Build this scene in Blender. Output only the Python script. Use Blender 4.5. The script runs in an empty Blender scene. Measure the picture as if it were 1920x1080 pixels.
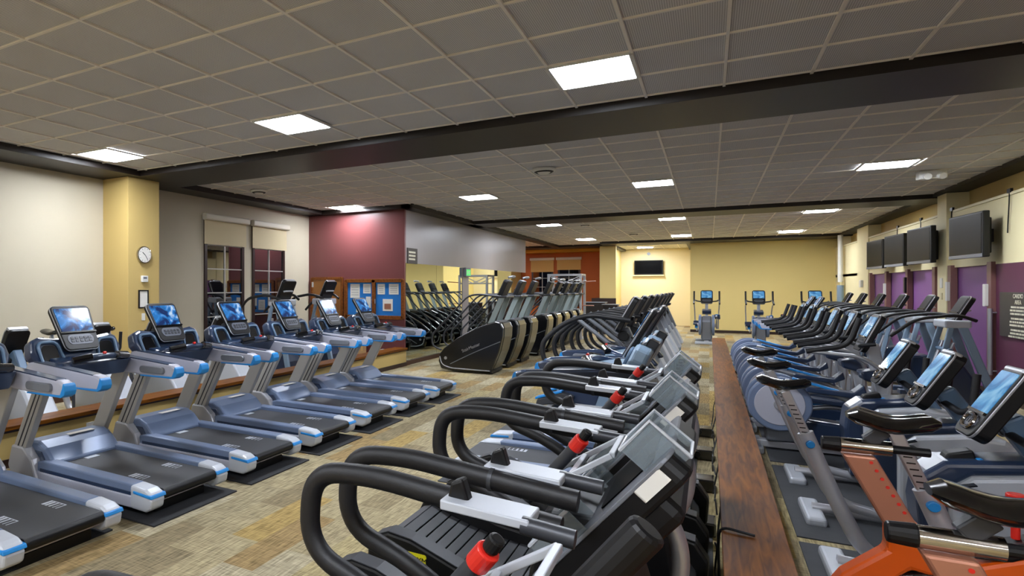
import bpy, math, random
from mathutils import Vector, Matrix
random.seed(7)
S = bpy.context.scene
COL = S.collection
# ------------------------------------------------------------------ camera, world, exposure
F_PX, CX_PX, VPX, EYE, HC = 1135.0, 651.0, 1330.0, 1.66, 3.42
YAW = math.atan((VPX-CX_PX)/F_PX)
cam_d = bpy.data.cameras.new('camera'); cam = bpy.data.objects.new('camera', cam_d); COL.objects.link(cam)
cam.location = (0, 0, EYE); cam.rotation_euler = (math.pi/2, 0, YAW)
cam_d.sensor_width = 36; cam_d.lens = 36*F_PX/1920; cam_d.shift_x = (960-CX_PX)/1920
cam_d.clip_start = .05; cam_d.clip_end = 200
S.camera = cam
W = bpy.data.worlds.new('world'); S.world = W; W.use_nodes = True
W.node_tree.nodes['Background'].inputs[0].default_value = (.02, .025, .04, 1)
W.node_tree.nodes['Background'].inputs[1].default_value = .3
S.view_settings.view_transform = 'Standard'; S.view_settings.look = 'None'
S.view_settings.gamma = 1; S.view_settings.use_curve_mapping = False
S.view_settings.exposure = 0.1
LAMP = 80.0
S.cycles.diffuse_bounces = 9; S.cycles.max_bounces = 14

# ------------------------------------------------------------------ materials
def lin(h):
    h = h.lstrip('#'); c = [int(h[i:i+2], 16)/255 for i in (0, 2, 4)]
    return tuple(x/12.92 if x <= .04045 else ((x+.055)/1.055)**2.4 for x in c)+(1,)
M = {}
def mat(n, col, rough=.5, metal=0, coat=0, var=0, scale=8, bump=0, emit=None, es=0, spec=.5):
    m = bpy.data.materials.new(n); m.use_nodes = True; nt = m.node_tree; b = nt.nodes['Principled BSDF']
    b.inputs['Base Color'].default_value = lin(col); b.inputs['Roughness'].default_value = rough
    b.inputs['Metallic'].default_value = metal; b.inputs['Coat Weight'].default_value = coat
    b.inputs['Coat Roughness'].default_value = .15; b.inputs['Specular IOR Level'].default_value = spec
    if emit: b.inputs['Emission Color'].default_value = lin(emit); b.inputs['Emission Strength'].default_value = es
    if var or bump:
        tc = nt.nodes.new('ShaderNodeTexCoord'); nz = nt.nodes.new('ShaderNodeTexNoise')
        nz.inputs['Scale'].default_value = scale; nz.inputs['Detail'].default_value = 4
        nt.links.new(tc.outputs['Object'], nz.inputs['Vector'])
        if var:
            mx = nt.nodes.new('ShaderNodeMix'); mx.data_type = 'RGBA'
            c = lin(col); mx.inputs[6].default_value = tuple(x*(1-var) for x in c[:3])+(1,)
            mx.inputs[7].default_value = tuple(min(1, x*(1+var)) for x in c[:3])+(1,)
            nt.links.new(nz.outputs['Fac'], mx.inputs[0]); nt.links.new(mx.outputs[2], b.inputs['Base Color'])
        if bump:
            bp = nt.nodes.new('ShaderNodeBump'); bp.inputs['Strength'].default_value = bump; bp.inputs['Distance'].default_value = .01
            nt.links.new(nz.outputs['Fac'], bp.inputs['Height']); nt.links.new(bp.outputs[0], b.inputs['Normal'])
    M[n] = m; return m
mat('cream_wall', '#bcb39d', .75, var=.03, scale=2)
mat('yellow_wall', '#c0a666', .7, var=.03, scale=2)
mat('pale_yellow', '#e4d8ab', .7, var=.03, scale=2)
mat('far_yellow', '#dcc884', .7, var=.04, scale=1.5)
mat('far_white', '#dfd2a8', .7, var=.03, scale=1.5)
mat('maroon_wall', '#6e3d3d', .32, var=.05, scale=2)
mat('grey_wall', '#9a9493', .33, var=.04, scale=2)
mat('orange_wall', '#b45a10', .6, var=.08, scale=3)
mat('amber_wall', '#c98f10', .6)
mat('purple_wall', '#7d4c86', .6, var=.06, scale=3)
mat('plum_wall', '#5a2340', .6, var=.06, scale=3)
mat('post_brown', '#7d5550', .5)
mat('beam', '#1a120e', .45, var=.1, scale=3)
mat('beam_edge', '#0d0908', .5)
mat('base_trim', '#4a2f20', .5)
mat('dark_trim', '#2b1a16', .4)
mat('white_plastic', '#d9d8d2', .45)
mat('silver', '#b9bbc0', .32, .65)
mat('silver_paint', '#b6b7bc', .38, .35, coat=.2)
mat('lavender', '#b8bac8', .38, .2, coat=.2, var=.03)
mat('steel_blue', '#6f7f9c', .38, .15, coat=.2, var=.04)
mat('warm_grey', '#b1afa9', .42, .3)
mat('navy', '#24344f', .28, 0, coat=.5)
mat('slate_blue', '#5b7590', .35, .1, coat=.3, var=.04)
mat('slate', '#7d93a8', .4, .1, coat=.2, var=.04)
mat('trim_blue', '#1885cf', .4)
mat('black', '#101012', .42, spec=.35)
mat('gloss_black', '#0b0b0d', .16, 0, coat=.6)
mat('rubber', '#1b1b1d', .7, bump=.2, scale=60)
mat('grip', '#17171a', .5, bump=.1, scale=80)
mat('mat_rubber', '#26272a', .8, var=.12, scale=14, bump=.2)
mat('mat_grey', '#3e4044', .8, var=.15, scale=9, bump=.2)
mat('belt', '#37383b', .55, var=.12, scale=5)
mat('slat', '#3d3f43', .5, var=.1, scale=20)
mat('dark_grey', '#3a3c41', .4, .2)
mat('mid_grey', '#787c84', .42, .3)
mat('pale_grey', '#bcc1c9', .4, .15, coat=.1)
mat('keypad_grey', '#5c606b', .4, .1)
mat('chrome', '#c9c4bd', .14, 1)
mat('copper', '#b98068', .34, .5)
mat('orange', '#dc5a12', .3, 0, coat=.5)
mat('red', '#d3261c', .35, 0, coat=.2)
mat('yellow', '#d8d020', .4)
mat('stair_body', '#121316', .22, 0, coat=.5)
mat('stair_front_reflect', '#3b3a2e', .25, .3, coat=.5)  # olive-grey is a side reflection put into the front panel's colour
mat('stair_mast', '#8b9795', .4, .3)
mat('tv_screen', '#060608', .35, spec=.06)
mat('paper', '#e4e1d8', .8)
mat('board_blue', '#1676c8', .7)
mat('shade_fabric', '#c9bb97', .8)
mat('shade_warm', '#cda763', .8)
mat('valance', '#cfc8b6', .5)
mat('green_sign', '#2e8a3c', .5, emit='#54e070', es=.9)
mat('sign_dark', '#38322b', .5)
mat('sign_text', '#dcd8c0', .6)
mat('wood_door', '#8a5a26', .45, var=.2, scale=6)
mat('cardboard', '#b08e63', .8)
mat('trim_light', '#d6cba4', .6)

def wood(n, c1, c2):
    m = bpy.data.materials.new(n); m.use_nodes = True; nt = m.node_tree; b = nt.nodes['Principled BSDF']
    tc = nt.nodes.new('ShaderNodeTexCoord'); mp = nt.nodes.new('ShaderNodeMapping'); mp.inputs['Scale'].default_value = (14, 1.2, 14)
    nz = nt.nodes.new('ShaderNodeTexNoise'); nz.inputs['Scale'].default_value = 2; nz.inputs['Detail'].default_value = 6; nz.inputs['Distortion'].default_value = 1
    r = nt.nodes.new('ShaderNodeValToRGB'); r.color_ramp.elements[0].color = lin(c1); r.color_ramp.elements[1].color = lin(c2)
    r.color_ramp.elements[0].position = .3; r.color_ramp.elements[1].position = .72
    L = nt.links.new; L(tc.outputs['Object'], mp.inputs[0]); L(mp.outputs[0], nz.inputs['Vector']); L(nz.outputs['Fac'], r.inputs[0]); L(r.outputs[0], b.inputs['Base Color'])
    b.inputs['Roughness'].default_value = .45; b.inputs['Specular IOR Level'].default_value = .15; M[n] = m
wood('cap_wood', '#4c2607', '#86500f')
wood('board_wood', '#5f3416', '#8a5224')

def carpet():
    m = bpy.data.materials.new('carpet'); m.use_nodes = True; nt = m.node_tree; b = nt.nodes['Principled BSDF']; N = nt.nodes.new; L = nt.links.new
    tc = N('ShaderNodeTexCoord'); mp = N('ShaderNodeMapping'); mp.inputs['Rotation'].default_value = (0, 0, math.pi/2)
    br = N('ShaderNodeTexBrick'); br.inputs['Scale'].default_value = 1.0
    br.inputs['Brick Width'].default_value = .92; br.inputs['Row Height'].default_value = .23; br.inputs['Mortar Size'].default_value = 0
    br.inputs['Color1'].default_value = (0, 0, 0, 1); br.inputs['Color2'].default_value = (1, 1, 1, 1); br.offset = .37
    L(tc.outputs['Object'], mp.inputs[0]); L(mp.outputs[0], br.inputs['Vector'])
    r = N('ShaderNodeValToRGB'); r.color_ramp.interpolation = 'CONSTANT'
    cols = ['#a39676', '#8f8265', '#a89a73', '#998d70', '#a38b58', '#877a5f', '#aba085', '#957e57', '#9e9172']
    e = r.color_ramp.elements; e[0].color = lin(cols[0]); e[1].position = 1/9; e[1].color = lin(cols[1])
    for i in range(2, 9):
        x = e.new(i/9); x.color = lin(cols[i])
    L(br.outputs['Color'], r.inputs[0])
    m2 = N('ShaderNodeMapping'); m2.inputs['Scale'].default_value = (60, 5, 1); L(tc.outputs['Object'], m2.inputs[0])
    nz = N('ShaderNodeTexNoise'); nz.inputs['Scale'].default_value = 1.3; nz.inputs['Detail'].default_value = 5; L(m2.outputs[0], nz.inputs['Vector'])
    m3 = N('ShaderNodeMapping'); m3.inputs['Scale'].default_value = (6, 55, 1); L(tc.outputs['Object'], m3.inputs[0])
    nz2 = N('ShaderNodeTexNoise'); nz2.inputs['Scale'].default_value = 1.3; nz2.inputs['Detail'].default_value = 4; L(m3.outputs[0], nz2.inputs['Vector'])
    mx0 = N('ShaderNodeMix'); mx0.inputs[0].default_value = .35; L(nz.outputs['Fac'], mx0.inputs[2]); L(nz2.outputs['Fac'], mx0.inputs[3])
    mr = N('ShaderNodeMapRange'); mr.inputs[1].default_value = .36; mr.inputs[2].default_value = .64; mr.inputs[3].default_value = .55; mr.inputs[4].default_value = 1.35
    L(mx0.outputs[0], mr.inputs[0])
    mul = N('ShaderNodeVectorMath'); mul.operation = 'SCALE'; L(r.outputs[0], mul.inputs[0]); L(mr.outputs[0], mul.inputs['Scale']); L(mul.outputs[0], b.inputs['Base Color'])
    bp = N('ShaderNodeBump'); bp.inputs['Strength'].default_value = .5; bp.inputs['Distance'].default_value = .004; L(mx0.outputs[0], bp.inputs['Height']); L(bp.outputs[0], b.inputs['Normal'])
    b.inputs['Roughness'].default_value = .95; b.inputs['Specular IOR Level'].default_value = .15; M['carpet'] = m
carpet()
def ceil_mat():
    m = bpy.data.materials.new('ceiling_tile'); m.use_nodes = True; nt = m.node_tree; b = nt.nodes['Principled BSDF']; N = nt.nodes.new; L = nt.links.new
    tc = N('ShaderNodeTexCoord'); sp = N('ShaderNodeSeparateXYZ'); L(tc.outputs['Object'], sp.inputs[0])
    def sn(o):
        a = N('ShaderNodeMath'); a.operation = 'MULTIPLY'; a.inputs[1].default_value = 2*math.pi/.0135; L(o, a.inputs[0])
        c = N('ShaderNodeMath'); c.operation = 'SINE'; L(a.outputs[0], c.inputs[0]); return c.outputs[0]
    p = N('ShaderNodeMath'); p.operation = 'ADD'; L(sn(sp.outputs[0]), p.inputs[0]); L(sn(sp.outputs[1]), p.inputs[1])
    mr = N('ShaderNodeMapRange'); mr.inputs[1].default_value = .5; mr.inputs[2].default_value = 1.5; mr.inputs[3].default_value = 0; mr.inputs[4].default_value = 1; L(p.outputs[0], mr.inputs[0])
    vo = N('ShaderNodeTexNoise'); vo.inputs['Scale'].default_value = .9; L(tc.outputs['Object'], vo.inputs['Vector'])
    mx = N('ShaderNodeMix'); mx.data_type = 'RGBA'; mx.inputs[6].default_value = lin('#dedcdc'); mx.inputs[7].default_value = lin('#cdcbca'); L(vo.outputs['Fac'], mx.inputs[0])
    m2 = N('ShaderNodeMix'); m2.data_type = 'RGBA'; m2.inputs[7].default_value = lin('#706e6c'); L(mx.outputs[2], m2.inputs[6]); L(mr.outputs[0], m2.inputs[0])
    L(m2.outputs[2], b.inputs['Base Color']); b.inputs['Roughness'].default_value = .85; M['ceiling_tile'] = m
ceil_mat()
mat('tbar', '#efe9df', .6)
def mirror(n, col, rough, metal=1):
    mat(n, col, rough, metal)
mirror('mirror', '#dfe6e0', .01)
def dark_glass():
    m = bpy.data.materials.new('night_glass'); m.use_nodes = True; nt = m.node_tree; b = nt.nodes['Principled BSDF']
    b.inputs['Base Color'].default_value = (.004, .004, .006, 1); b.inputs['Roughness'].default_value = .02; b.inputs['IOR'].default_value = 2.2
    b.inputs['Specular IOR Level'].default_value = 1; M['night_glass'] = m
dark_glass()
def clear():
    m = bpy.data.materials.new('clear_plastic'); m.use_nodes = True; nt = m.node_tree; nt.nodes.remove(nt.nodes['Principled BSDF'])
    o = nt.nodes['Material Output']; t = nt.nodes.new('ShaderNodeBsdfTransparent'); g = nt.nodes.new('ShaderNodeBsdfPrincipled'); x = nt.nodes.new('ShaderNodeMixShader')
    g.inputs['Base Color'].default_value = lin('#b9c2c6'); g.inputs['Roughness'].default_value = .15; t.inputs[0].default_value = (.8, .84, .86, 1)
    x.inputs[0].default_value = .22; nt.links.new(t.outputs[0], x.inputs[1]); nt.links.new(g.outputs[0], x.inputs[2]); nt.links.new(x.outputs[0], o.inputs[0]); M['clear_plastic'] = m
clear()
def screen(n, c1, c2, c3, s, sc=7):
    m = bpy.data.materials.new(n); m.use_nodes = True; nt = m.node_tree; b = nt.nodes['Principled BSDF']; N = nt.nodes.new; L = nt.links.new
    tc = N('ShaderNodeTexCoord'); nz = N('ShaderNodeTexNoise'); nz.inputs['Scale'].default_value = sc; nz.inputs['Detail'].default_value = 3; nz.inputs['Distortion'].default_value = 1.5
    r = N('ShaderNodeValToRGB'); e = r.color_ramp.elements; e[0].position = .38; e[0].color = lin(c1); e[1].position = .68; e[1].color = lin(c3); x = e.new(.52); x.color = lin(c2)
    L(tc.outputs['Object'], nz.inputs['Vector']); L(nz.outputs['Fac'], r.inputs[0]); L(r.outputs[0], b.inputs['Emission Color']); b.inputs['Emission Strength'].default_value = s
    b.inputs['Base Color'].default_value = (.01, .01, .01, 1); b.inputs['Roughness'].default_value = .12; M[n] = m
screen('screen_blue', '#0b2c66', '#2c86d8', '#cfe8ff', .85, 6)
screen('screen_pale', '#3a78b4', '#5aa0d6', '#8fc6ea', .8, 5)
mat('lamp', '#ffffff', .5, emit='#eef4ff', es=LAMP)

# ------------------------------------------------------------------ mesh helpers
class MB:
    def __init__(s): s.v = []; s.f = []
    def add(s, v, f):
        o = len(s.v); s.v += [tuple(p) for p in v]; s.f += [tuple(i+o for i in q) for q in f]; return s
    def box(s, x0, x1, y0, y1, z0, z1, T=None):
        v = [(x, y, z) for x in (x0, x1) for y in (y0, y1) for z in (z0, z1)]
        if T: v = [T @ Vector(p) for p in v]
        return s.add(v, [(0, 1, 3, 2), (4, 6, 7, 5), (0, 4, 5, 1), (2, 3, 7, 6), (0, 2, 6, 4), (1, 5, 7, 3)])
    def prism(s, pts, a, b, ax='y', T=None):
        n = len(pts)
        def mk(p, t): return {'y': (p[0], t, p[1]), 'x': (t, p[0], p[1]), 'z': (p[0], p[1], t)}[ax]
        v = [mk(p, a) for p in pts]+[mk(p, b) for p in pts]
        if T: v = [T @ Vector(p) for p in v]
        f = [tuple(range(n)), tuple(range(2*n-1, n-1, -1))]+[(i, i+n, (i+1) % n+n, (i+1) % n) for i in range(n)]
        return s.add(v, f)
    def tube(s, pts, r, seg=10, closed=False, flat=1.0, caps=True):
        P = [Vector(p) for p in pts]; n = len(P); rr = r if isinstance(r, (list, tuple)) else [r]*n
        v = []; up = None
        for i, p in enumerate(P):
            if closed: t = (P[(i+1) % n]-P[i-1]).normalized()
            else: t = (P[min(i+1, n-1)]-P[max(i-1, 0)]).normalized()
            if up is None:
                up = Vector((0, 0, 1)) if abs(t.z) < .9 else Vector((1, 0, 0))
            a = up-t*up.dot(t)
            if a.length < 1e-4: a = t.orthogonal()
            a.normalize(); b = t.cross(a); up = a
            for k in range(seg):
                th = 2*math.pi*k/seg; v.append(p+a*math.cos(th)*rr[i]*flat+b*math.sin(th)*rr[i])
        f = []
        for i in range(n if closed else n-1):
            j = (i+1) % n
            for k in range(seg):
                f.append((i*seg+k, i*seg+(k+1) % seg, j*seg+(k+1) % seg, j*seg+k))
        if not closed and caps: f += [tuple(range(seg-1, -1, -1)), tuple((n-1)*seg+k for k in range(seg))]
        return s.add(v, f)
    def cyl(s, p, q, r, seg=20, r2=None): return s.tube([p, q], [r, r if r2 is None else r2], seg)
    def bar(s, p, q, w, t, side=(0, 1, 0)):
        """rectangular bar: w across the bar in the plane, t along side"""
        p = Vector(p); q = Vector(q); d = (q-p).normalized(); sd = Vector(side); n = d.cross(sd).normalized()
        v = []
        for c in (p, q):
            for a, b in ((-1, -1), (-1, 1), (1, 1), (1, -1)): v.append(c+n*a*w/2+sd*b*t/2)
        return s.add(v, [(0, 1, 2, 3), (7, 6, 5, 4), (0, 4, 5, 1), (1, 5, 6, 2), (2, 6, 7, 3), (3, 7, 4, 0)])
    def build(s, name, m, parent=None, bev=0, smooth=False, seg=2):
        me = bpy.data.meshes.new(name); me.from_pydata(s.v, [], s.f); me.materials.append(M[m])
        import bmesh
        bm = bmesh.new(); bm.from_mesh(me); bmesh.ops.recalc_face_normals(bm, faces=bm.faces); bm.to_mesh(me); bm.free()
        for p in me.polygons: p.use_smooth = smooth
        o = bpy.data.objects.new(name, me); COL.objects.link(o); o.parent = parent
        if bev:
            b = o.modifiers.new('bevel', 'BEVEL'); b.width = bev; b.segments = seg; b.limit_method = 'ANGLE'; b.angle_limit = .6
            b.harden_normals = False
        if smooth:
            me.set_sharp_from_angle(angle=math.radians(40))
        return o
def fil(pts, r, n=6):
    """round the corners of a path"""
    P = [Vector(p) for p in pts]; out = [P[0]]
    for i in range(1, len(P)-1):
        a = (P[i-1]-P[i]); b = (P[i+1]-P[i]); rr = min(r, a.length*.48, b.length*.48)
        s_ = P[i]+a.normalized()*rr; e_ = P[i]+b.normalized()*rr
        for k in range(n+1):
            t = k/n; out.append(s_*(1-t)**2+P[i]*2*t*(1-t)+e_*t*t)
    out.append(P[-1]); return out
def rr(w, h, r, n=5, cx=0, cy=0):
    o = []
    for sx, sy, a0 in ((1, 1, 0), (-1, 1, 90), (-1, -1, 180), (1, -1, 270)):
        for k in range(n+1):
            a = math.radians(a0+90*k/n); o.append((cx+sx*(w/2-r)+r*math.cos(a), cy+sy*(h/2-r)+r*math.sin(a)))
    return o
rr0 = rr
def empty(name, loc=(0, 0, 0), rz=0):
    o = bpy.data.objects.new(name, None); COL.objects.link(o); o.location = loc; o.rotation_euler = (0, 0, rz); o.empty_display_size = .2; return o
def tag(o, label, cat, group=None, kind=None):
    o['label'] = label; o['category'] = cat
    if group: o['group'] = group
    if kind: o['kind'] = kind
    return o
def struct(name, mb, m, bev=0):
    o = mb.build(name, m, None, bev); o['kind'] = 'structure'; return o
def kids(o): return [c for c in bpy.data.objects if c.parent == o]
def copy_tree(root, parent=None):
    c = root.copy(); COL.objects.link(c); c.parent = parent
    for ch in kids(root): copy_tree(ch, c)
    return c
def text(name, s, size, m, parent, loc, rot, ext=.001, align='CENTER'):
    cu = bpy.data.curves.new(name, 'FONT'); cu.body = s; cu.size = size; cu.extrude = ext; cu.align_x = align; cu.align_y = 'CENTER'; cu.resolution_u = 3
    t = bpy.data.objects.new(name, cu); COL.objects.link(t); bpy.context.view_layer.update()
    me = bpy.data.meshes.new_from_object(t.evaluated_get(bpy.context.evaluated_depsgraph_get())); bpy.data.objects.remove(t)
    me.materials.clear(); me.materials.append(M[m])
    o = bpy.data.objects.new(name, me); COL.objects.link(o); o.parent = parent; o.location = loc; o.rotation_euler = rot; return o
def lean(x, z, ang):
    """frame whose local z is tilted by ang (radians) forward (+x)"""
    return Matrix.Translation((x, 0, z)) @ Matrix.Rotation(ang, 4, 'Y')
ORD = ['first', 'second', 'third', 'fourth', 'fifth', 'sixth', 'seventh', 'eighth', 'ninth', 'tenth']

# ------------------------------------------------------------------ the room
XL, XR, XM, YM = -8.08, 3.7, -5.6, 11.75
YB, YF = -7.0, 26.3
struct('floor', MB().box(-8.6, 4.6, YB-.3, 31, -.1, 0), 'carpet')
struct('ceiling', MB().box(-8.6, 4.6, YB-.3, 31, HC+.01, HC+.12), 'ceiling_tile')
# suspension grid
g = MB()
x = -.50-.61*13
while x < 4.3:
    g.box(x-.011, x+.011, YB, 30.4, HC-.004, HC+.012); x += .61
y = 4.95-.61*20
while y < 30.4:
    g.box(-8.3, 4.2, y-.009, y+.009, HC-.003, HC+.012); y += .61
struct('trim_1', g, 'tbar')
# left wall
struct('wall_left', MB().box(XL-.2, XL, YB, YM+.3, 0, HC), 'cream_wall')
struct('wall_left_pier', MB().box(XL, -7.5, 6.12, 6.72, 0, 3.36), 'yellow_wall', .004)
struct('baseboard_left', MB().box(XL, XL+.015, YB, 6.12, 0, .1).box(XL, XL+.015, 6.72, YM, 0, .1).box(-7.5, -7.485, 6.12, 6.72, 0, .1).box(XL, -7.49, 6.105, 6.12, 0, .1), 'base_trim')
struct('wall_back', MB().box(-8.3, 4.2, YB-.2, YB, 0, HC), 'cream_wall')
# maroon return wall and grey bulkhead wall with mirrors
struct('wall_maroon', MB().box(XL, XM-.0, YM, YM+.04, 0, HC), 'maroon_wall', .003)
struct('wall_mirror_side', MB().box(XM-.25, XM, YM+.045, 21.7, 2.2, HC).box(XM-.25, XM-.01, YM+.05, 21.7, 0, 2.2), 'grey_wall')
struct('trim_2', MB().box(XM-.02, XM+.008, YM-.012, YM+.05, 0, HC), 'maroon_wall')
struct('trim_3', MB().box(XM-.01, XM+.03, YM, 21.7, 0, .09), 'base_trim')
struct('wall_grey_pier', MB().box(XM-.01, XM+.02, 15.25, 15.72, .09, 2.2), 'grey_wall')
for i, (a, b) in enumerate(((11.78, 13.5), (13.5, 15.25), (15.72, 17.7), (17.7, 19.7), (19.7, 21.68))):
    o = MB().box(XM-.012, XM+.008, a+.004, b-.004, .1, 2.2).build('wall_mirror', 'mirror')
    tag(o, ['tall wall mirror beside the maroon wall corner', 'tall wall mirror left of the green exit sign', 'tall wall mirror right of the green exit sign', 'second tall wall mirror right of the green exit sign', 'farthest tall wall mirror at the end of the grey wall'][i], 'mirror', 'mirrors along the grey wall')
# far end: orange room, recessed pale wall, yellow wall
struct('wall_orange', MB().box(-8.2, -3.75, 28.0, 28.2, 0, HC).box(-8.3, -8.1, 21.7, 28.2, 0, HC), 'orange_wall')
struct('wall_amber_bulkhead', MB().box(-8.2, -3.75, 27.2, 28.0, 3.22, HC), 'amber_wall')
struct('wall_far_pier', MB().box(-3.75, -3.5, 26.42, 30.5, 0, HC).box(-3.8, -3.2, 26.2, 26.4, 0, HC), 'far_yellow')
struct('wall_far_white', MB().box(-3.6, -.4, 30.5, 30.7, 0, HC), 'far_white')
struct('wall_far_yellow', MB().box(-.62, 4.2, YF, YF+.2, 0, HC).box(-.61, -.45, YF+.21, 30.5, 0, HC), 'far_yellow')
struct('baseboard_far', MB().box(-.62, XR, YF-.015, YF, 0, .1), 'dark_trim')
struct('wall_far_dado', MB().box(-4.1, -3.19, 26.17, 26.2, 0, 1.25).box(-4.0, -3.76, 26.4, 28.0, 0, 1.25), 'dark_trim')
# right wall: solid below 3.0, recessed band above, purple bays
struct('wall_right', MB().box(XR+.3, XR+.5, YB, YF, 0, HC).box(XR, XR+.3, YB, YF, 2.02, 3.0), 'pale_yellow')
struct('wall_right_upper', MB().box(XR+.24, XR+.3, YB, YF, 3.0, HC), 'yellow_wall')
struct('trim_4', MB().box(XR-.02, XR+.24, YB, 14.62, 2.99, 3.03).box(XR-.02, XR+.24, 15.2, 21.3, 2.99, 3.03).box(XR-.02, XR+.24, 22, YF, 2.99, 3.03), 'trim_light')
struct('wall_right_pier', MB().box(XR-.06, XR+.3, 14.8, 15.3, 0, HC-.06).box(XR-.03, XR+.3, 21.2, 22.6, 0, HC-.06).box(XR-.05, XR+.3, 25.2, 25.6, 0, HC-.06).box(XR, XR+.3, 22.6, YF, 0, 2.1), 'pale_yellow', .003)
struct('wall_plum', MB().box(XR, XR+.3, YB, 12.82, 0, 2.02), 'plum_wall')
struct('baseboard_right', MB().box(XR-.015, XR, YB, 12.82, 0, .09).box(XR+.035, XR+.05, 13.02, 14.6, 0, .09).box(XR+.035, XR+.05, 15.68, 20.85, 0, .09), 'dark_trim')
bays = [(13.05, 14.58), (15.79, 17.3), (17.54, 19.08), (19.39, 20.8)]
for i, (a, b) in enumerate(bays):
    mb = MB().box(XR+.05, XR+.1, a-.1, b+.1, 0.02, 2.02)
    struct('door_%d' % (i+1), mb, 'purple_wall', .003)
struct('wall_bay_sides', MB().box(XR+.22, XR+.3, 12.8, 21.2, 0, 2.02), 'purple_wall')
for i, yy in enumerate((12.92, 14.7, 15.58, 17.42, 19.23, 20.95)):
    o = struct('trim_%d' % (i+5), MB().box(XR-.05, XR+.04, yy-.085, yy+.085, 0, 2.06), 'post_brown', .004)
for i, (yy, zz) in enumerate(((14.7, 1.6), (12.98, 1.55), (17.42, 1.72), (19.2, 1.6))):
    o = MB().prism(rr(.1, .34, .015, 3, yy, zz), XR-.09, XR-.05, 'x').build('push_plate', 'white_plastic' if i != 2 else 'black', None, .004)
    tag(o, ['white plate on the brown post left of the yellow pier', 'pale plate on the brown post nearest the dark sign', 'dark plate on the brown post between the middle two purple bays', 'white plate on the brown post below the third television'][i], 'plate')
for i, (yy, z0, z1, xx) in enumerate(((12.8, .35, 1.35, XR-.07), (15.45, .7, 1.1, XR-.12))):
    o = MB().cyl((xx, yy, z0), (xx, yy, z1), .028).cyl((xx, yy, z0+.06), (XR+.01, yy, z0+.06), .012).cyl((xx, yy, z1-.06), (XR+.01, yy, z1-.06), .012).build('pull_handle', 'silver', None, smooth=True)
    tag(o, ['long vertical silver pull handle beside the dark wall sign', 'short thick silver cylinder handle on the wall by the yellow pier'][i], 'handle')
# beams, soffits
BZ = 3.34
struct('beam_first', MB().box(XL, XR+.3, 6.22, 7.25, BZ, HC+.02), 'beam', .003)
struct('beam_second', MB().box(XM, XR+.3, 15.4, 16.45, BZ, HC+.02), 'beam', .003)
struct('beam_third', MB().box(-3.6, XR+.3, 24.9, 26.35, BZ, HC+.02).box(XL, -3.6, 26.0, 27.2, BZ, HC+.02), 'beam', .003)
struct('beam_left', MB().box(XL, -7.35, YB, 6.22, BZ, HC+.02).box(XL, -7.6, 7.25, YM, BZ, HC+.02).box(XL, XM+.22, YM-.18, YM+.1, BZ, HC+.02).box(XM, XM+.27, YM-.18, 26.1, BZ, HC+.02), 'beam', .003)
struct('beam_right', MB().box(XR-.1, XR+.3, YB, YF, BZ+.03, HC+.02), 'beam_edge')
struct('beam_far', MB().box(-3.9, -3.3, 25.9, 30.5, BZ, HC+.02).box(-.75, -.4, 26.3, 30.5, BZ, HC+.02), 'beam')

# low walls with wood caps
struct('wall_knee_left', MB().box(-5.78, -5.56, YB, YM, 0, .345), 'yellow_wall')
struct('trim_11', MB().box(-5.82, -5.52, YB, YM, .345, .385), 'cap_wood', .004)
struct('trim_12', MB().box(-5.56, -5.545, YB, YM, 0, .08).box(-5.555, -5.53, YB, YM, .325, .345), 'dark_trim')
struct('wall_knee_centre', MB().box(.08, .31, -1, 18.05, 0, .345), 'pale_yellow')
struct('trim_13', MB().box(.055, .34, -1, 18.1, .345, .385), 'cap_wood', .004)

# windows on left wall
def window(n, x, y0, y1, z0, z1, shade_z, shade_m, face=1, axis='x'):
    t = empty('window_%d' % n, (x, (y0+y1)/2, z0)); t['kind'] = 'structure'
    w = y1-y0; h = z1-z0
    t.rotation_euler = (0, 0, 0 if axis == 'x' else -math.pi/2)
    if axis != 'x': t.location = ((y0+y1)/2, x, z0)
    f = MB().box(-.02, .03, -w/2, -w/2+.07, 0, h).box(-.02, .03, w/2-.07, w/2, 0, h).box(-.02, .03, -w/2, w/2, 0, .07).box(-.02, .03, -w/2, w/2, h-.07, h)
    f.build('window_frame', 'dark_trim', t, .004)
    mu = MB().box(-.01, .022, -.012, .012, .07, h-.07)
    for k in (1, 2, 3, 4): mu.box(-.01, .02, -w/2+.07, w/2-.07, h*k/5-.01, h*k/5+.01)
    mu.build('glazing_bar', 'warm_grey', t)
    MB().box(-.012, .004, -w/2+.05, w/2-.05, .05, h-.05).build('pane', 'night_glass', t)
    MB().box(.045, .052, -w/2-.03, w/2+.03, shade_z-z0, h+.02).build('roller_shade', shade_m, t)
    MB().prism(rr(.1, .12, .03, 4, .075, h+.06), -w/2-.06, w/2+.06, 'y').build('valance', 'valance', t)
    MB().box(-.02, .09, -w/2-.05, w/2+.05, -.04, 0).build('window_sill', 'dark_trim', t, .004)
window(1, XL, 8.3, 9.42, .66, 2.93, 2.48, 'shade_fabric')
window(2, XL, 9.68, 10.78, .66, 2.93, 2.48, 'shade_fabric')
window(3, 28.0, -6.95, -6.0, .9, 2.9, 2.38, 'shade_warm', axis='y')
window(4, 28.0, -5.8, -4.85, .9, 2.9, 2.46, 'shade_warm', axis='y')

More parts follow.
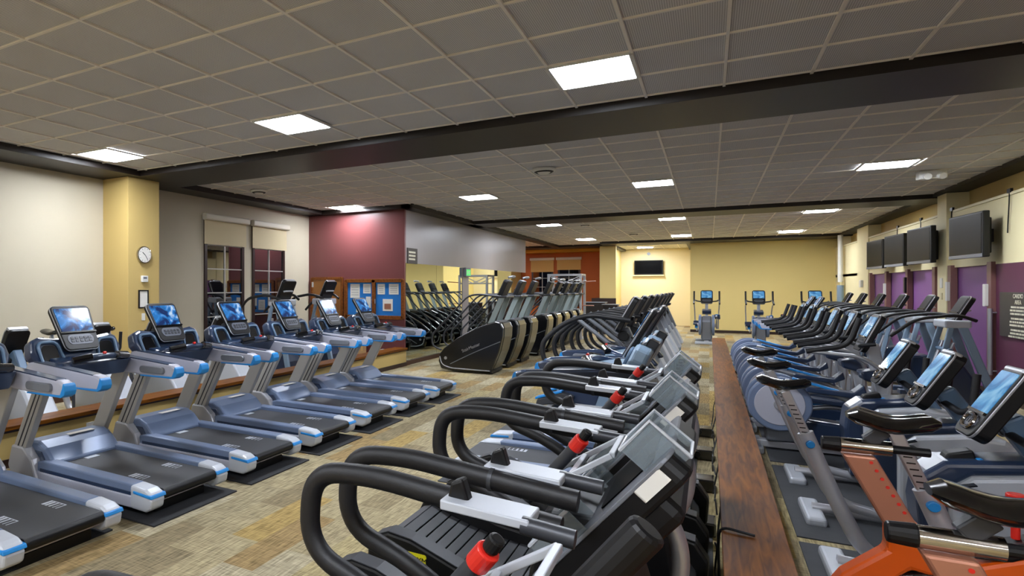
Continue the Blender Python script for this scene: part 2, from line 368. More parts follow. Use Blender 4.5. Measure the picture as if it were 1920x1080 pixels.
# ------------------------------------------------------------------ ceiling lights and fittings
def ceiling_light():
    t = empty('ceiling_light')
    MB().box(-.29, .29, -.29, .29, -.004, .006).build('diffuser', 'lamp', t)
    f = MB()
    for a in (-1, 1):
        f.box(-.305, .305, a*.305-.015, a*.305+.015, -.01, .006); f.box(a*.305-.015, a*.305+.015, -.29, .29, -.01, .006)
    f.build('frame', 'white_plastic', t); return t
L0 = ceiling_light(); used = False
lx = (-6.8, -3.83, -.81, 2.17)
rowsY = [(-5.2, 'behind'), (-.6, 'behind'), (5.27, 'near bay before the first dark beam'), (11.35, 'middle bay behind the first dark beam'), (17.35, 'bay behind the second dark beam'), (23.3, 'last bay by the far yellow wall')]
pos = ['far left', 'left of centre', 'right of centre', 'far right']
for ry, nm in rowsY:
    for i, lx_ in enumerate(lx):
        if ry > 12 and i == 0: continue
        if abs(ry-5.27) < .1 and i == 3: continue
        o = L0 if not used else copy_tree(L0); used = True
        o.location = (lx_, ry, HC-.004)
        if nm == 'behind': tag(o, 'square white ceiling light panel out of view behind the camera', 'ceiling light', 'ceiling lights behind the camera')
        else: tag(o, 'square ceiling light %s in the %s' % (pos[i], nm), 'ceiling light')
for k, (x_, y_) in enumerate(((-2.4, 27.0), (-2.4, 29.2))):
    o = copy_tree(L0); o.location = (x_, y_, HC-.004); tag(o, 'square ceiling light in the recess by the pale far wall, %s one' % ('nearer', 'farther')[k], 'ceiling light')
o = copy_tree(L0); o.location = (-7.6, 24.4, HC-.004); tag(o, 'square ceiling light added out of view to brighten the orange walled side room', 'ceiling light')  # unseen panel added to brighten the orange recess
def lathe(prof, seg=28):
    mb = MB(); v = []; f = []
    for r, z in prof:
        for k in range(seg):
            a = 2*math.pi*k/seg; v.append((r*math.cos(a), r*math.sin(a), z))
    for i in range(len(prof)-1):
        for k in range(seg): f.append((i*seg+k, i*seg+(k+1) % seg, (i+1)*seg+(k+1) % seg, (i+1)*seg+k))
    mb.add(v, f); return mb
for k, (x_, y_, s_, lab) in enumerate(((-2.1, 9.18, 1, 'round white ceiling speaker cover with a dark slot near the middle of the ceiling'),
        (-2.93, 17.64, .9, 'small round ceiling dome behind the second dark beam'), (-2.08, 21.35, 1, 'round ceiling fixture before the far beam'), (-6.97, 8.55, .9, 'small white ceiling sensor above the left windows'))):
    t = empty('ceiling_fixture', (x_, y_, HC)); t.scale = (s_, s_, s_)
    lathe([(.0, -.075), (.06, -.075), (.085, -.06), (.1, -.045), (.15, -.04), (.17, -.02), (.17, 0)]).build('housing', 'white_plastic', t, smooth=True)
    lathe([(.101, -.044), (.113, -.058), (.135, -.046), (.14, -.038)]).build('slot', 'black', t, smooth=True)
    tag(t, lab, 'ceiling fixture')
t = empty('emergency_light', (2.86, 12.29, HC-.05), .2)
MB().box(-.17, .17, -.06, .06, -.08, .05).build('housing', 'white_plastic', t, .015)
for a in (-1, 1): MB().cyl((a*.08, -.05, -.03), (a*.09, -.11, -.05), .05).build('lamp_head', 'white_plastic', t, .005)
tag(t, 'white twin head emergency light on the ceiling at right', 'emergency light')

# ------------------------------------------------------------------ wall things
t = empty('wall_clock', (-7.5, 6.4, 2.17)); c_ = MB()
MB().cyl((0, 0, 0), (.04, 0, 0), .135, 40).build('case', 'chrome', t, .006)
MB().cyl((.038, 0, 0), (.043, 0, 0), .115, 40).build('face', 'paper', t)
MB().box(.043, .047, -.005, .005, 0, .06, Matrix.Rotation(math.radians(50), 4, 'X')).build('hour_hand', 'black', t)
MB().box(.047, .05, -.004, .004, 0, .09, Matrix.Rotation(math.radians(215), 4, 'X')).build('minute_hand', 'black', t)
mk = MB()
for k in range(12): mk.box(.043, .045, -.003, .003, .09, .105, Matrix.Rotation(k*math.pi/6, 4, 'X'))
mk.build('hour_marks', 'black', t)
tag(t, 'round silver wall clock with white face on the yellow pier', 'clock')
t = empty('thermostat', (-7.5, 6.41, 1.8)); MB().box(0, .04, -.06, .06, -.05, .05).build('case', 'white_plastic', t, .008); MB().box(.04, .042, -.035, .03, .0, .03).build('display', 'mid_grey', t)
tag(t, 'small white thermostat on the yellow pier below the clock', 'thermostat')
t = empty('picture_frame', (-7.5, 6.4, 1.49)); f = MB()
for a in (-1, 1): f.box(0, .02, a*.085-.009, a*.085+.009, -.14, .14); f.box(0, .02, -.085, .085, a*.131-.009, a*.131+.009)
f.build('frame', 'black', t); MB().box(0, .01, -.08, .08, -.13, .13).build('notice', 'paper', t)
tag(t, 'black framed notice on the yellow pier', 'picture frame')
o = MB().box(-7.5, -7.485, 6.37, 6.43, 1.16, 1.27).build('light_switch', 'white_plastic', None, .004); tag(o, 'white wall switch below the framed notice', 'switch')
for yy, lab in ((2.85, 'white power outlet on the low yellow wall behind the second treadmill'), (4.05, 'white power outlet on the low yellow wall beside the third treadmill')):
    t = empty('power_outlet', (-5.56, yy, .2)); MB().box(0, .012, -.045, .045, -.06, .06).build('plate', 'white_plastic', t, .003); MB().cyl((.01, 0, -.02), (.045, 0, -.02), .018).build('plug', 'black', t)
    tag(t, lab, 'outlet')

# notice board, cabinet door
t = empty('notice_board', (-6.33, YM, 1.42))
for k, cx_ in enumerate((-.36, .36)):
    MB().box(cx_-.31, cx_+.31, -.02, -.005, -.36, .36).build('pinboard', 'board_blue', t)
f = MB()
for x_ in (-.71, -.0, .71): f.box(x_-.04, x_+.04, -.06, 0, -.42, .42)
for z_ in (-.4, .4): f.box(-.71, .71, -.06, 0, z_-.04, z_+.04)
f.build('frame', 'board_wood', t, .006)
f = MB().box(-.055, -.045, -.075, -.06, -.1, .0).box(.045, .055, -.075, -.06, -.1, .0); f.build('handle', 'silver', t)
pp = [(-.6, -.36, .02, .33), (-.27, -.08, .12, .33), (-.45, -.25, -.3, -.05), (.09, .27, .1, .33), (.37, .6, .1, .33), (.22, .46, -.26, .0), (-.2, -.08, -.2, .05)]
for i, (a, b, c, d) in enumerate(pp):
    o = MB().box(a, b, -.026, -.02, c, d).build('notice_sheet', 'paper', t)
f = MB()
for a, b, c, d in pp[:5]:
    for q in range(4): f.box(a+.03, b-.03, -.028, -.026, c+(d-c)*(.2+.18*q), c+(d-c)*(.2+.18*q)+.008)
f.build('printed_lines', 'mid_grey', t)
MB().box(.26, .42, -.029, -.026, -.22, -.1).build('photo_print', 'copper', t)
tag(t, 'wood framed double notice board with blue backing and pinned papers', 'notice board')
t = empty('wall_cabinet', (-7.56, YM, 1.32))
MB().box(-.4, .4, -.035, -.0, -.55, .55).build('panel', 'wood_door', t, .006)
f = MB()
for a in (-1, 1): f.box(a*.41-.03, a*.41+.03, -.05, 0, -.58, .58); f.box(-.41, .41, -.05, 0, a*.56-.03, a*.56+.03)
f.build('frame', 'board_wood', t, .004)
for z_ in (-.4, .42):
    MB().box(-.4, -.36, -.06, -.035, z_-.06, z_+.06).build('hinge', 'silver', t, .003)
tag(t, 'brown wooden wall cabinet door with silver hinges left of the notice board', 'cabinet door')
t = empty('waste_bin', (-5.88, 11.45, 0)); MB().prism([(-.12, 0), (.12, 0), (.15, .33), (-.15, .33)], -.11, .11, 'y').build('bin_body', 'white_plastic', t, .015)
MB().box(-.155, .155, -.12, .12, .33, .35).build('rim', 'pale_grey', t, .006)
tag(t, 'small white waste bin at the foot of the maroon wall', 'waste bin')
t = empty('cardboard_box', (-6.75, 11.4, 0)); MB().box(-.3, .3, -.2, .2, 0, .5).build('box_body', 'cardboard', t, .006); MB().box(-.301, .301, -.03, .03, .3, .503).build('tape', 'shade_warm', t)
tag(t, 'plain cardboard box on the floor before the maroon wall', 'box')
# wall sign on grey bulkhead
t = empty('wall_sign', (XM, 12.1, 2.36)); MB().box(.0, .02, -.24, .28, -.17, .17).build('sign_panel', 'sign_dark', t, .004)
f = MB()
for k in range(3):
    yy = -.17
    while yy < .15:
        w_ = .02+.012*random.random(); f.box(.02, .023, yy, yy+w_, .06-.075*k, .1-.075*k); yy += w_+.008
f.build('lettering', 'sign_text', t)
tag(t, 'small dark sign with three lines of pale lettering on the grey wall', 'sign')
t = empty('exit_sign', (XM+.03, 15.48, 2.08)); MB().box(0, .07, -.19, .19, -.12, .12).build('housing', 'mid_grey', t, .008)
MB().box(.07, .073, -.15, .15, -.09, .07).build('lit_face', 'green_sign', t); text('lettering', 'EXIT', .12, 'paper', t, (.074, 0, -.01), (math.pi/2, 0, math.pi/2))
tag(t, 'green lit exit sign on the grey strip between mirrors', 'exit sign')
# right wall info sign
t = empty('information_sign', (XR-.005, 11.95, 1.3)); MB().box(-.03, 0, -.75, .62, -.34, .3).build('sign_panel', 'sign_dark', t, .004)
text('title', 'CARDIO\nAREA', .085, 'sign_text', t, (-.032, 0, .2), (math.pi/2, 0, -math.pi/2))
f = MB()
for k in range(9):
    z_ = .09-.047*k-.02*(k > 2)-.02*(k > 5); hw = .2+.1*random.random(); yy = -hw
    while yy < hw:
        w_ = .012+.012*random.random(); f.box(-.033, -.03, yy, yy+w_, z_-.013, z_+.013); yy += w_+(.006 if random.random() < .75 else .02)
f.build('lettering', 'sign_text', t)
tag(t, 'dark brown wall sign with white lettering on the plum wall at right', 'sign')

# televisions
def tv(w, h):
    t = empty('television')
    MB().box(-.08, 0, -w/2, w/2, -h/2, h/2).build('casing', 'black', t, .012)
    MB().box(-.084, -.08, -w/2+.04, w/2-.04, -h/2+.06, h/2-.03).build('screen', 'tv_screen', t)
    MB().box(-.086, -.08, -w/2+.01, w/2-.01, -h/2, -h/2+.05).build('speaker_bar', 'mid_grey', t, .003)
    MB().box(0, .1, -.35, .35, -.28, .26).build('rear_housing', 'black', t, .02)
    MB().box(.1, .212, -.1, .1, -.1, .1).build('wall_bracket', 'dark_grey', t, .005)
    return t
T0 = tv(1.12, .68)
labs = ['black television nearest the camera on the right wall, beside the yellow pier', 'black television just behind the yellow pier', 'middle black television of the group of three behind the yellow pier', 'farthest black television on the right wall']
for i, (yy, a) in enumerate(((12.98, .08), (15.42, .08), (17.22, .08), (19.0, .08))):
    o = T0 if i == 0 else copy_tree(T0); o.location = (XR-.22, yy, 2.46); o.rotation_euler = (0, 0, a)
    tag(o, labs[i], 'television')
for i, yy in enumerate((12.28, 14.68, 16.5, 18.28)):
    f = MB().box(XR-.03, XR, yy-.06, yy+.06, 3.05-.03, 3.08).tube(fil([(XR-.02, yy, 3.03), (XR-.03, yy-.02, 2.85), (XR-.02, yy+.05, 2.6), (XR-.03, yy+.03, 2.45)], .1), .008, 6)
    o = f.build('extension_cord', 'black'); tag(o, 'black cable and socket above the %s television on the right wall' % ('nearest', 'second', 'third', 'farthest')[i], 'cable')
t = empty('wall_television', (-2.35, 30.45, 2.58))
MB().box(-.58, .58, -.1, -.03, -.32, .33).build('casing', 'black', t, .01); MB().box(-.54, .54, -.104, -.1, -.27, .3).build('screen', 'tv_screen', t)
MB().box(-.63, .63, -.09, 0, -.38, -.33).build('shelf', 'trim_light', t, .004)
tag(t, 'flat television on the pale recessed far wall', 'television')
t = empty('wall_speaker', (-2.35, 30.48, 3.2)); MB().cyl((0, -.03, 0), (0, 0, 0), .07).build('housing', 'mid_grey', t); tag(t, 'small round grey wall fitting above the far television', 'wall fitting')
t = empty('wall_dispenser', (XR-.03, 21.9, 1.78)); MB().box(-.06, 0, -.1, .1, -.1, .1).build('case', 'white_plastic', t, .01); tag(t, 'small white box on the right wall beyond the purple bays', 'wall box')
t = empty('conduit_pipe', (XR-.12, 24.6, 0)); MB().cyl((0, 0, 1.85), (0, 0, BZ), .07).build('pipe', 'white_plastic', t, smooth=True); MB().cyl((0, 0, 1.2), (0, 0, 1.75), .09).build('bottle_holder', 'green_sign' if False else 'slate', t, smooth=True)
tag(t, 'white vertical pipe in the far right corner', 'pipe')
t = empty('wall_switch', (XR-.06, 15.05, 1.75)); MB().box(-.015, 0, -.06, .06, -.09, .09).build('plate', 'white_plastic', t, .004); MB().box(-.015, 0, -.05, .05, -.3, -.18).build('lower_plate', 'trim_light', t, .003)
tag(t, 'pale switch plates on the yellow pier of the right wall', 'switch')

# ------------------------------------------------------------------ treadmill  (x = 0 rear, +x console)
def console_slab(t, x, z, ang, w, h, th=.05, sm='screen_blue', frame='black', sfrac=.55, name='console', border='silver', taper=1.0):
    """slab standing at x,z (bottom centre of its face), its face looking to -x, leaning back by ang"""
    T = lean(x, z, ang)
    rr = (lambda *a, **k: [(y_*(taper+(1-taper)*z_/h), z_) for y_, z_ in rr0(*a, **k)])
    c = MB().prism(rr(w, h, .05, 5, 0, h/2), 0, th, 'x', T).build(name, frame, t, .008)
    MB().prism(rr(w+.008, h+.008, .055, 5, 0, h/2), .008, .02, 'x', T).build('bezel', border, c, .003)
    MB().prism(rr(w*.86, h*sfrac, .012, 3, 0, h*(1-sfrac/2)-.03), -.004, .002, 'x', T).build('screen', sm, c)
    MB().prism(rr(w*.74, h*(1-sfrac)-.1, .05, 5, 0, (h*(1-sfrac)-.1)/2+.05), -.003, .002, 'x', T).build('keypad', 'keypad_grey', c)
    b = MB().box(-.012, 0, -w*.44, w*.44, h*(1-sfrac)-.035, h*(1-sfrac)-.02, T); b.build('paper_ledge', 'gloss_black', c)
    k = MB()
    for i in range(5):
        for j in range(2): k.box(-.007, -.003, -w*.26+i*w*.11, -w*.26+i*w*.11+w*.07, .07+j*.03, .09+j*.03, T)
    k.build('buttons', 'dark_grey', c)
    return c
def treadmill():
    t = empty('treadmill')
    # deck
    MB().prism([(.04, .1), (.04, .19), (1.6, .2), (1.68, .16), (1.68, .1), (1.4, .07)], -.36, .36).build('deck_frame', 'lavender', t, .01)
    MB().box(.0, 1.3, -.265, .265, .185, .205).build('running_belt', 'belt', t, .006)
    MB().cyl((.02, -.265, .165), (.02, .265, .165), .04, 16).build('rear_roller', 'black', t, smooth=True)
    for yy in (-.2, .13):
        mk = MB().box(.3, .44, yy-.01, yy-.004, .205, .2062)
        for k, w in enumerate((.006, .006, .014, .022, .022)): mk.box(.3+.035*k, .3+.035*k+w, yy-.01, yy+.07, .205, .2062)
        mk.build('belt_mark', 'pale_grey', t)
    for s in (-1, 1):
        a, b = sorted((s*.275, s*.385))
        r = MB().prism([(.14, .155), (.14, .215), (.2, .235), (1.28, .245), (1.35, .23), (1.35, .15)], a, b).build('foot_rail', 'steel_blue', t, .012)
        sk = MB().prism([(.18, .07), (.18, .16), (1.45, .16), (1.6, .1), (1.4, .06)], *sorted((s*.345, s*.40))).build('side_skirt', 'lavender', r, .012)
        MB().prism([(.16, .155), (.16, .182), (1.3, .185), (1.3, .158)], *sorted((s*.34, s*.392))).build('dark_stripe', 'navy', r)
        cap = MB().prism([(-.02, .09), (-.03, .15), (-.01, .2), (.04, .222), (.2, .235), (.2, .065), (.04, .06)], *sorted((s*.27, s*.40))).build('end_cap', 'pale_grey', t, .022, seg=3)
        MB().prism([(-.032, .165), (-.02, .19), (.16, .2), (.16, .18)], *sorted((s*.262, s*.406))).build('blue_trim', 'trim_blue', cap, .006)
        # shoe at foot of the upright
        MB().prism([(1.3, .08), (1.38, .25), (1.5, .34), (1.66, .34), (1.72, .16), (1.66, .07)], *sorted((s*.33, s*.42))).build('upright_shoe', 'silver_paint', t, .018)
        up = MB().bar((1.58, s*.375, .3), (1.24, s*.375, .93), .15, .06).build('upright', 'warm_grey', t, .008)
        MB().bar((1.585, s*.407, .33), (1.27, s*.407, .9), .012, .004).bar((1.53, s*.407, .33), (1.22, s*.407, .9), .008, .004).build('groove', 'dark_grey', up)
        sc = MB()
        for q in (.0, .04): sc.cyl((1.30-q, s*.40, .86), (1.30-q, s*.409, .86), .008, 8)
        sc.build('screws', 'black', up)
        ar = MB().prism([(.52, .9), (.5, .93), (.51, .98), (.56, 1.0), (1.2, 1.045), (1.42, 1.06), (1.48, .98), (1.2, .9), (.9, .885), (.56, .885)], *sorted((s*.325, s*.415))).build('side_arm', 'lavender', t, .022, seg=3)
        MB().prism([(.5, .9), (.488, .93), (.498, .97), (.515, .985), (.525, .95), (.55, .9), (.95, .89), (.95, .88), (.54, .88)], *sorted((s*.323, s*.417))).build('blue_tip', 'trim_blue', ar, .008)
        MB().prism(rr(.3, .06, .028, 5, .78, .945), *sorted((s*.30, s*.328))).build('arm_inset', 'mid_grey', ar, .006)
        MB().prism([(.6, 1.004), (1.35, 1.06), (1.35, 1.048), (.6, .99)], *sorted((s*.33, s*.41))).build('arm_line', 'navy', ar)
    # motor hood
    h = MB().prism([(1.2, .215), (1.32, .33), (1.42, .375), (1.6, .37), (1.7, .27), (1.7, .12), (1.3, .12)], -.335, .335).build('motor_hood', 'steel_blue', t, .03, seg=3)
    MB().box(1.4, 1.46, -.2, .05, .376, .379, Matrix.Rotation(0, 4, 'Y')).build('logo_strip', 'paper', h)
    MB().prism([(1.28, .2), (1.36, .3), (1.5, .3), (1.55, .12), (1.3, .12)], -.345, .345).build('hood_side', 'navy', h, .01)
    MB().box(1.14, 1.2, -.06, .06, .206, .208).build('belt_label', 'pale_grey', h)
    # cross bar
    cb = MB().tube(fil([(1.28, -.34, 1.0), (1.06, -.25, 1.06), (1.0, 0, 1.09), (1.06, .25, 1.06), (1.28, .34, 1.0)], .12, 8), .028, 12).build('cross_bar', 'navy', t, smooth=True)
    for s in (-1, 1): MB().cyl((1.05, s*.27, 1.065), (1.0, s*.12, 1.088), .033, 14).build('sensor_grip', 'gloss_black', cb, .006)
    MB().cyl((1.0, -.012, 1.112), (1.0, .012, 1.112), .012, 8).build('stop_button', 'red', cb)
    MB().prism([(1.12, .9), (1.02, 1.04), (1.4, 1.08), (1.45, .93)], -.3, .3).build('lower_panel', 'navy', t, .015)
    # tray: two cup pockets and wings
    T = lean(1.28, .98, .42)
    tr = MB().prism([(-.36, 0), (-.44, .16), (-.42, .27), (-.34, .3), (-.2, .28), (.2, .28), (.34, .3), (.42, .27), (.44, .16), (.36, 0)], .0, .12, 'x', T).build('console_tray', 'navy', t, .03, seg=3)
    for s in (-1, 1):
        MB().tube([T @ Vector(p) for p in fil([(-.012, s*.16, .04), (-.012, s*.2, .24), (-.012, s*.38, .24), (-.012, s*.36, .04)], .06)], .014, 8, closed=True).build('cup_pocket_rim', 'slate_blue', tr, smooth=True)
        MB().prism(rr(.14, .15, .04, 5, s*.275, .14), -.004, .03, 'x', T).build('cup_pocket', 'gloss_black', tr)
    MB().bar((1.42, 0, 1.1), (1.5, 0, 1.25), .08, .16).build('console_neck', 'dark_grey', t, .01)
    console_slab(t, 1.27, 1.13, math.radians(30), .39, .43, taper=.84)
    mo = MB().prism([(.1, .0), (.1, .07), (.35, .07), (.35, 0)], -.25, .25).build('front_support', 'black', t)
    MB().cyl((1.5, -.3, .06), (1.5, -.25, .06), .06, 14).cyl((1.5, .25, .06), (1.5, .3, .06), .06, 14).build('transport_wheel', 'black', t)
    return t
TM = treadmill()
mats = 0
for i in range(7):
    o = TM if i == 0 else copy_tree(TM)
    o.location = (-3.4, 2.31+1.04*i, 0); o.rotation_euler = (0, 0, math.pi)
    tag(o, 'silver treadmill with blue tipped arms along left low wall, %s from camera' % ORD[i], 'treadmill', 'treadmills in the left row')
    m_ = MB().box(-5.35, -3.3 if i else -3.5, 2.31+1.04*i-.44, 2.31+1.04*i+.42, 0, .012).build('floor_mat', 'mat_rubber', None, .003)
    tag(m_, 'black rubber floor mat under the %s treadmill of the left row' % ORD[i], 'floor mat', 'mats under the left treadmills')
def recolour(o, m_):
    o.data = o.data.copy(); o.data.materials[0] = M[m_]
for i in range(2):
    o = copy_tree(TM); o.location = (-1.86, 5.3+1.05*i, 0); o.rotation_euler = (0, 0, 0)
    for c in kids(o):
        if c.name.startswith(('console_tray', 'lower_panel')): recolour(c, 'slate')
        if c.name.startswith('side_arm'): recolour(c, 'navy')
    tag(o, 'blue trimmed treadmill just behind the black slatted treadmills, %s one' % ('nearer', 'farther')[i], 'treadmill')
o = copy_tree(TM); o.location = (.3, 14.2, 0); o.rotation_euler = (0, 0, 0); tag(o, 'silver treadmill beyond the round backed ellipticals right of the central low wall', 'treadmill')
o = copy_tree(TM); o.location = (.3, 15.3, 0); o.rotation_euler = (0, 0, 0); tag(o, 'farthest treadmill right of the central low wall, behind its neighbour', 'treadmill')

# ------------------------------------------------------------------ curved slat treadmill (x world = -1.55 + x)
def slat_z(x):
    return .20+.17*((x-.75)/.75)**2
def slat_treadmill():
    t = empty('slatted_treadmill')
    # closed belt of slats following a dished curve
    sl = MB(); pts = []
    n = 22
    for i in range(n+1):
        x = .1+1.3*i/n; pts.append((x, slat_z(x)+.0))
    R = .11
    for k in range(1, 5):
        a = math.pi/2-k*math.pi/5; pts.append((1.4+R*math.cos(a)*1.0, slat_z(1.4)-R+R*math.sin(a)))
    back = []
    for k in range(4, 0, -1):
        a = math.pi/2+k*math.pi/5; back.append((.1+R*math.cos(a), slat_z(.1)-R+R*math.sin(a)))
    pts = back+pts
    for i in range(len(pts)-1):
        p, q = Vector((pts[i][0], 0, pts[i][1])), Vector((pts[i+1][0], 0, pts[i+1][1]))
        d = (q-p); p2 = p+d*.06; q2 = q-d*.06; nrm = Vector((-d.z, 0, d.x)).normalized()
        v = []
        for y_ in (-.27, .27):
            for b_ in (p2, q2): v += [(b_+nrm*-.012)+Vector((0, y_, 0)), b_+Vector((0, y_, 0))]
        sl.add(v, [(0, 1, 3, 2), (4, 6, 7, 5), (0, 4, 5, 1), (2, 3, 7, 6), (1, 5, 7, 3), (0, 2, 6, 4)])
    sl.build('slat_belt', 'slat', t, .002)
    MB().prism([(x, z-.03) for x, z in pts[1:-1]]+[(1.3, .08), (.15, .08)], -.26, .26).build('belt_core', 'gloss_black', t)
    top = [(.0, .2), (.0, .27), (.04, .35), (.12, .385), (.25, .37), (.5, .285), (.75, .255), (1.0, .285), (1.25, .37), (1.4, .41), (1.5, .39), (1.56, .3), (1.55, .15), (1.45, .06), (.1, .06), (.02, .12)]
    for s in (-1, 1):
        c = MB().prism(top, *sorted((s*.275, s*.385))).build('side_cover', 'black', t, .014)
        hi = MB()
        up = top[2:11]
        for i in range(len(up)-1):
            (x0, z0), (x1, z1) = up[i], up[i+1]
            hi.add([(x0, s*.28, z0+.001), (x0, s*.375, z0+.001), (x1, s*.375, z1+.001), (x1, s*.28, z1+.001), (x0, s*.28, z0+.006), (x0, s*.375, z0+.006), (x1, s*.375, z1+.006), (x1, s*.28, z1+.006)],
                   [(0, 3, 2, 1), (4, 5, 6, 7), (0, 1, 5, 4), (2, 3, 7, 6), (1, 2, 6, 5), (0, 4, 7, 3)])
        hi.build('foot_edge', 'dark_grey', c)
        MB().box(.01, 1.5, *sorted((s*.384, s*.388)), .185, .2).build('yellow_stripe', 'yellow', c)
        MB().prism(rr(.24, .06, .012, 3, .22, .285), *sorted((s*.384, s*.389))).build('name_plate', 'yellow', c)
        text('lettering', 'TECHNOGYM', .04, 'black', c, (.22, s*.391, .283), (math.pi/2, 0, 0 if s < 0 else math.pi))
        # loop handrail
        p = fil([(1.25, s*.405, 1.07), (.72, s*.405, 1.12), (.52, s*.405, 1.1), (.5, s*.405, .86), (.75, s*.405, .78), (1.3, s*.38, .42)], .15, 8)
        hr = MB().tube(p, .031, 14).build('handrail', 'grip', t, smooth=True)
        MB().cyl((1.0, s*.405, 1.093), (1.012, s*.405, 1.092), .034, 14).build('joint_ring', 'dark_grey', hr, smooth=True)
        MB().prism([(.98, 1.13), (1.2, 1.118), (1.2, 1.095), (.98, 1.105)], *sorted((s*.29, s*.40))).build('rail_plate', 'pale_grey', t, .004)
        MB().tube([(1.18, s*.31, 1.1), (1.3, s*.31, 1.09)], .022, 12).build('inner_rail', 'dark_grey', t, smooth=True)
        MB().prism([(.98, 1.1), (.995, 1.165), (1.025, 1.18), (1.05, 1.1)], *sorted((s*.325, s*.365))).build('thumb_switch', 'black', t, .008)
    # front tower
    MB().prism([(1.18, .1), (1.02, .55), (1.1, .95), (1.3, .95), (1.42, .55), (1.48, .1)], -.2, .2).build('front_tower', 'black', t, .03, seg=3)
    MB().tube(fil([(1.36, .0, .5), (1.47, 0, .66), (1.49, 0, .86), (1.4, 0, 1.02)], .12, 8), .026, 12).build('arched_tube', 'silver', t, smooth=True)
    # resistance lever
    lv = MB().tube([(.98, .1, .88), (1.17, .05, 1.12)], .021, 12).build('lever', 'dark_grey', t, smooth=True)
    MB().cyl((1.155, .055, 1.1), (1.185, .045, 1.14), .025, 20).build('red_collar', 'red', lv, .004)
    MB().cyl((1.185, .045, 1.14), (1.205, .04, 1.17), .017, 16).build('lever_tip', 'black', lv, .006)
    # open holder
    f = MB()
    for y_ in (-.13, .13): f.bar((1.06, y_, .98), (1.3, y_, 1.14), .018, .018)
    for q in (0, .5, 1): f.box(1.06+.24*q-.009, 1.06+.24*q+.009, -.13, .13, .971+.16*q, .989+.16*q)
    f.build('holder_frame', 'pale_grey', t, .003)
    # console slab
    T = lean(1.08, .75, math.radians(40))
    c = MB().prism(rr(.6, .6, .05, 5, 0, .3), 0, .08, 'x', T).build('console', 'black', t, .014)
    MB().prism(rr(.61, .61, .055, 5, 0, .3), .0, .012, 'x', T).build('bezel', 'mid_grey', c, .003)
    MB().prism(rr(.4, .22, .02, 4, 0, .42), -.004, .002, 'x', T).build('screen', 'tv_screen', c)
    MB().prism([(-.29, .02), (.29, .02), (.29, .5), (-.29, .5)], .05, .15, 'x', T).build('rear_cover', 'black', c, .03)
    for s in (-1, 1):
        # clear bottle tray: open box in clear plastic with pale rim
        b = MB()
        y0, y1 = s*.15, s*.295
        z0 = .1
        b.box(-.075, -.07, *sorted((y0, y1)), z0, z0+.17, T); b.box(-.075, 0, *sorted((y0, y0+s*.004)), z0, z0+.17, T); b.box(-.075, 0, *sorted((y1-s*.004, y1)), z0, z0+.17, T); b.box(-.075, 0, *sorted((y0, y1)), z0, z0+.004, T)
        tr = b.build('bottle_tray', 'clear_plastic', c)
        MB().tube([T @ Vector(p) for p in ((-.072, y0, z0), (-.072, y1, z0), (-.072, y1, z0+.17), (-.072, y0, z0+.17))], .006, 6, closed=True).build('tray_rim', 'pale_grey', tr)
    b = MB().box(-.085, -.081, -.24, -.06, .5, .62, T).box(-.085, .05, -.24, -.236, .5, .62, T).box(-.085, .05, -.064, -.06, .5, .62, T).box(-.085, .05, -.24, -.06, .5, .504, T)
    tr = b.build('top_tray', 'clear_plastic', c)
    MB().tube([T @ Vector(p) for p in ((-.085, -.24, .5), (-.085, -.06, .5), (-.085, -.06, .62), (.05, -.06, .62), (.05, -.24, .62), (-.085, -.24, .62))], .006, 6, closed=True).build('tray_rim', 'pale_grey', tr)
    MB().prism(rr(.05, .1, .008, 3, -.28, .5), .01, .05, 'x', T).build('label_card', 'paper', tr)
    MB().cyl((1.0, .0, .12), (1.3, 0, .12), .03).build('drive_cover', 'dark_grey', t)
    return t
SM = slat_treadmill()
def drop(o):
    for c in kids(o): drop(c)
    bpy.data.objects.remove(o)
for i in (1, 2, 3, 0):
    o = SM if i == 1 else copy_tree(SM)
    if i == 0:
        for c in kids(o):
            if c.name.startswith('console'): drop(c)
        MB().tube([(1.15, .05, .82), (1.47, .05, 1.24)], .034, 16).build('console_post', 'black', o, .01)
    o.location = (-1.56, 1.13+1.035*i, 0)
    tag(o, 'black curved slat treadmill with looped handrails and red lever, %s from camera' % ORD[i], 'treadmill', 'black slatted treadmills in the centre row')
    m_ = MB().box(-1.75, .02, 1.13+1.035*i-.46, 1.13+1.035*i+.46, 0, .012).build('floor_mat', 'mat_grey', None, .003)
    tag(m_, 'dark grey floor mat under the %s black slatted treadmill' % ORD[i], 'floor mat', 'mats under the slatted treadmills')
